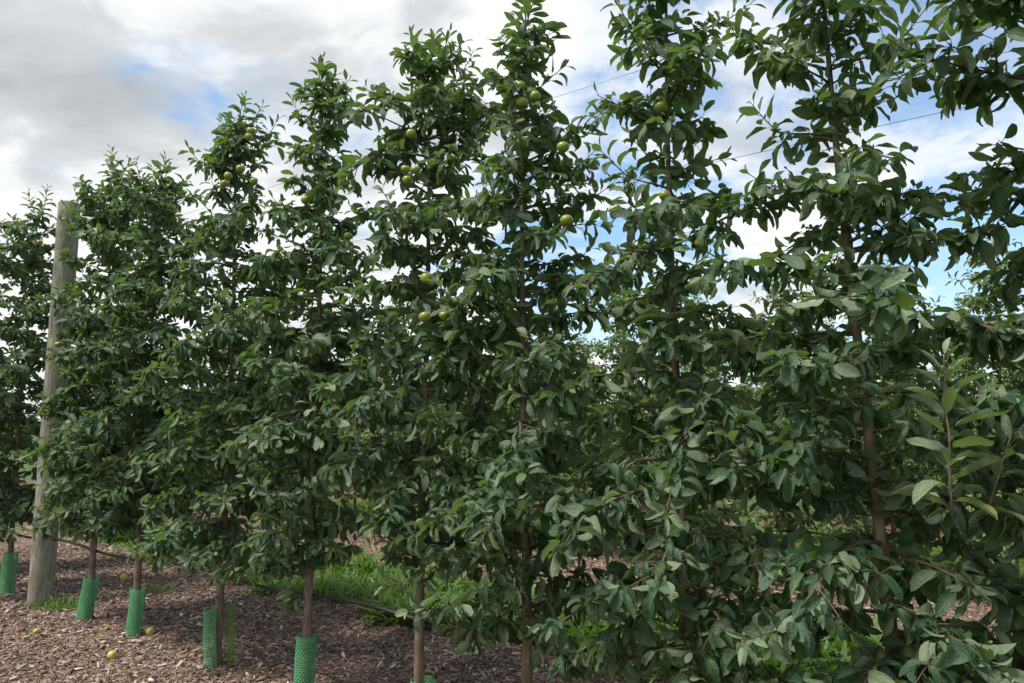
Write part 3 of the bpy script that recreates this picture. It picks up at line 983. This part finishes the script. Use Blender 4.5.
x, y, _ = gx(-5.95); guard(x, y, .37, .068, (.06, 0), M['guard'], 'green netting guard with a fallen apple lying against its right side', 3, group=G)
x, y, _ = gx(-4.79); guard(x - .02, y - .07, .40, .05, (.05, 0), M['guard'], 'green half sleeve of netting before the trunk, beside a faded yellowish half', 4, arc=3.9, rz=-2.6, group=G)
guard(x + .055, y + .03, .40, .055, (.01, .03), M['guard_y'], 'faded yellowish half sleeve of netting behind a trunk', 5, arc=3.4, rz=-.9, group=G)
x, y, _ = gx(-3.84); guard(x - .01, y - .01, .36, .07, (.04, 0), M['guard'], 'green netting guard cut by the bottom edge, left of the sagging drip hose', 6, group=G)
x, y, _ = gx(-2.88); guard(x + .01, y, .285, .075, (.02, 0), M['guard'], 'green netting guard with only its rim above the bottom edge', 7, group=G)
gproto = None
for k, s in enumerate(s2):
    if s < -9 or s > -1.2: continue
    x, y, _ = row_point(N2, s)
    if gproto is None:
        gproto = guard_mesh(.36, .075, seed=20)
    guard(x, y, .36, .075, (brng.uniform(-.08, .08), brng.uniform(-.08, .08)), M['guard'], 'green netting guard round a trunk of the second row', 20 + k,
          group='plastic netting guards of the second row', mesh=gproto)

# tie on the bare leader
x, y, _ = gx(-1.36)
T = Tubes()
ring = [(.024 * math.cos(a), .024 * math.sin(a), .004 * math.sin(2 * a)) for a in np.linspace(0, 2 * PI, 15)]
T.add(ring, [.006] * 15, 5)
T.add([(.02, -.012, 0), (.045, -.035, .004), (.06, -.04, -.012)], [.005, .006, .004], 5)
o = T.build('tree_tie', M['tie']); o.location = (x + .0, y, 2.44)
tag(o, 'teal plastic tie knotted round the bare leader right of centre', 'tie')

# ------------------------------------------------------------------ windfalls
frng = random.Random(31)
for k, (x, y, lab) in enumerate([(-4.87, 9.2, 'yellow fallen apple lying far back on the mulch between the post and guards'),
                                 (-4.08, 8.01, 'yellow fallen apple on the mulch behind the two leaning guards'),
                                 (-2.83, 6.0, 'fallen apple lying against the foot of a green guard'),
                                 (-2.80, 5.40, 'fallen apple alone on the open mulch at the bottom left'),
                                 (-3.74, 6.04, 'small pale fallen apple on the mulch below the wooden post')]):
    o = link('fallen_apple', OLD[k % 3], None)
    n_, s_ = float(np.dot(ACR, (x, y))), float(np.dot(ROW, (x, y)))
    bed = BEDS[0] if n_ < 5.0 else BEDS[1]
    sc = (.037, .036, .032, .033, .024)[k]
    zb = mulch_h(n_, s_, bed[0], bed[1]) if (bed[0] < n_ < bed[1]) else .0
    o.scale = (sc, sc, sc); o.location = (x, y, zb + sc * .8)
    o.rotation_euler = (frng.uniform(0, 6), frng.uniform(.4, 2.4), frng.uniform(0, 6))
    link('stalk', STALK, None, o)
    tag(o, lab, 'apple', 'windfall apples on the mulch')
for k, (x, y, lab) in enumerate([(-3.28, 6.10, 'orange yellow fallen leaf on the mulch left of a green guard'),
                                 (-3.81, 5.88, 'orange fallen leaf on the mulch near the left edge'),
                                 (-1.49, 6.13, 'small yellow fallen leaf on the mulch behind the drip hose'),
                                 (-.60, 5.0, 'yellow fallen leaf on the mulch near the grass alley')]):
    L = Leaves(400 + k)
    L.add((0, 0, 0), (math.cos(k * 2.), math.sin(k * 2.), .12), (.1, -.2, 1), .085, .0, np.array([.02, .01, .004]))
    o = L.build('fallen_leaf', M['fallen'])
    n_, s_ = float(np.dot(ACR, (x, y))), float(np.dot(ROW, (x, y)))
    o.location = (x, y, .03 + (mulch_h(n_, s_, *BEDS[0][:2]) if n_ < 5.0 else 0.0))
    tag(o, lab, 'leaf', 'yellow leaves fallen on the mulch')

# ------------------------------------------------------------------ sky and light
SUN_EL, SUN_AZ = R(60), R(-115)        # azimuth clockwise from +Y: left of the camera and a little behind it
world = bpy.data.worlds.new('World')
scene.world = world
world.use_nodes = True
nt = world.node_tree
for n in list(nt.nodes): nt.nodes.remove(n)
Lk = nt.links
wo = node(nt, 'ShaderNodeOutputWorld')
bg = node(nt, 'ShaderNodeBackground'); bg.inputs['Strength'].default_value = 0.10
sky = node(nt, 'ShaderNodeTexSky', sky_type='NISHITA', sun_disc=False, sun_elevation=SUN_EL, sun_rotation=SUN_AZ)
sky.air_density = 1.0; sky.dust_density = 1.0; sky.ozone_density = 1.2
tc = node(nt, 'ShaderNodeTexCoord')
sp = node(nt, 'ShaderNodeSeparateXYZ'); Lk.new(tc.outputs['Generated'], sp.inputs[0])
den = math_n(nt, 'ADD', math_n(nt, 'MAXIMUM', sp.outputs[2], 0.0), 0.24)
cb = node(nt, 'ShaderNodeCombineXYZ')
Lk.new(math_n(nt, 'DIVIDE', sp.outputs[0], den), cb.inputs[0])
Lk.new(math_n(nt, 'DIVIDE', sp.outputs[1], den), cb.inputs[1])
cb.inputs[2].default_value = 5.3
def sky_noise(off, scale, detail, rough, dist, stretch=(1, 1, 1)):
    mp = node(nt, 'ShaderNodeMapping')
    mp.inputs['Location'].default_value = off
    mp.inputs['Scale'].default_value = stretch
    Lk.new(cb.outputs[0], mp.inputs[0])
    n = node(nt, 'ShaderNodeTexNoise', Scale=scale, Detail=detail, Roughness=rough, Distortion=dist)
    Lk.new(mp.outputs[0], n.inputs['Vector'])
    return n.outputs[0]
n_cov = sky_noise((0, 0, 0), 1.9, 9.0, 0.58, 0.3)
n_wisp = sky_noise((7.3, 2.1, 1), 2.2, 8.0, 0.62, 0.8, (0.6, 1.5, 1))
n_shade = sky_noise((4.1, 1.3, 0), 1.0, 7.0, 0.52, 0.25)
n_small = sky_noise((1.7, 9.2, 3), 3.2, 8.0, 0.55, 0.3)
# a closed bank of cloud to the left, broken cloud and blue to the right
bank = ramp(nt, [(0.0, (1, 1, 1)), (0.46, (.75, .75, .75)), (0.50, (.30, .30, .30)), (0.56, (.12, .12, .12)), (1.0, (.05, .05, .05))])
Lk.new(math_n(nt, 'ADD', math_n(nt, 'ADD', math_n(nt, 'MULTIPLY', sp.outputs[0], 0.5), 0.5), math_n(nt, 'MULTIPLY', math_n(nt, 'SUBTRACT', n_small, 0.5), 0.10)), bank.inputs[0])
cov = math_n(nt, 'ADD', n_cov, math_n(nt, 'MULTIPLY', bank.outputs[0], 0.215))
cm0 = ramp(nt, [(0.49, (0, 0, 0)), (0.56, (.75, .75, .75)), (0.64, (1, 1, 1))])
Lk.new(cov, cm0.inputs[0])
wm = ramp(nt, [(0.38, (.03, .03, .03)), (0.72, (.65, .65, .65))])
Lk.new(n_wisp, wm.inputs[0])
cmx = math_n(nt, 'MAXIMUM', cm0.outputs[0], wm.outputs[0], True)
# haze towards the horizon
hz = ramp(nt, [(0.0, (.7, .7, .7)), (0.2, (.15, .15, .15)), (0.5, (0, 0, 0))])
Lk.new(math_n(nt, 'MAXIMUM', sp.outputs[2], 0.0), hz.inputs[0])
cmx = math_n(nt, 'MAXIMUM', cmx, hz.outputs[0], True)
# grey undersides: deeper cloud higher up on the left
sh = math_n(nt, 'ADD', n_shade, math_n(nt, 'MULTIPLY', math_n(nt, 'SUBTRACT', n_small, 0.5), 0.95))
sh = math_n(nt, 'ADD', sh, math_n(nt, 'MULTIPLY', sp.outputs[0], 0.14))
sh = math_n(nt, 'SUBTRACT', sh, math_n(nt, 'MULTIPLY', sp.outputs[2], 0.22))
cs = ramp(nt, [(0.0, (1.25, 1.33, 1.41)), (0.31, (1.95, 2.03, 2.1)), (0.385, (2.5, 2.56, 2.6)), (0.48, (2.88, 2.91, 2.93))])
Lk.new(sh, cs.inputs[0])
skyc = mixc(nt, 1.0, sky.outputs[0], (0.42, 0.57, 0.63), 'MULTIPLY')
fin = mixc(nt, cmx, skyc, cs.outputs[0])
Lk.new(fin, bg.inputs[0])
Lk.new(bg.outputs[0], wo.inputs[0])

sd = bpy.data.lights.new('sun', 'SUN')
sd.energy = 1.5; sd.angle = R(12); sd.color = (1, .96, .9)
so = bpy.data.objects.new('sun', sd); COL.objects.link(so)
v = Vector((math.sin(SUN_AZ) * math.cos(SUN_EL), math.cos(SUN_AZ) * math.cos(SUN_EL), math.sin(SUN_EL)))
so.rotation_euler = (-v).to_track_quat('-Z', 'Y').to_euler()
so.location = (0, 0, 20)

# ------------------------------------------------------------------ camera and view
cd = bpy.data.cameras.new('camera')
cd.sensor_width = 36; cd.lens = 740 / 1024 * 36
cd.clip_start = .05; cd.clip_end = 3000
co = bpy.data.objects.new('camera', cd); COL.objects.link(co)
co.location = (0, 0, 1.65)
co.rotation_euler = (R(90 + 6.5), 0, 0)
scene.camera = co
vs = scene.view_settings
vs.view_transform = 'Standard'; vs.look = 'None'; vs.exposure = 1.88; vs.gamma = 1.0
vs.use_curve_mapping = False
scene.render.engine = 'CYCLES'
scene.cycles.max_bounces = 8
scene.cycles.transparent_max_bounces = 8
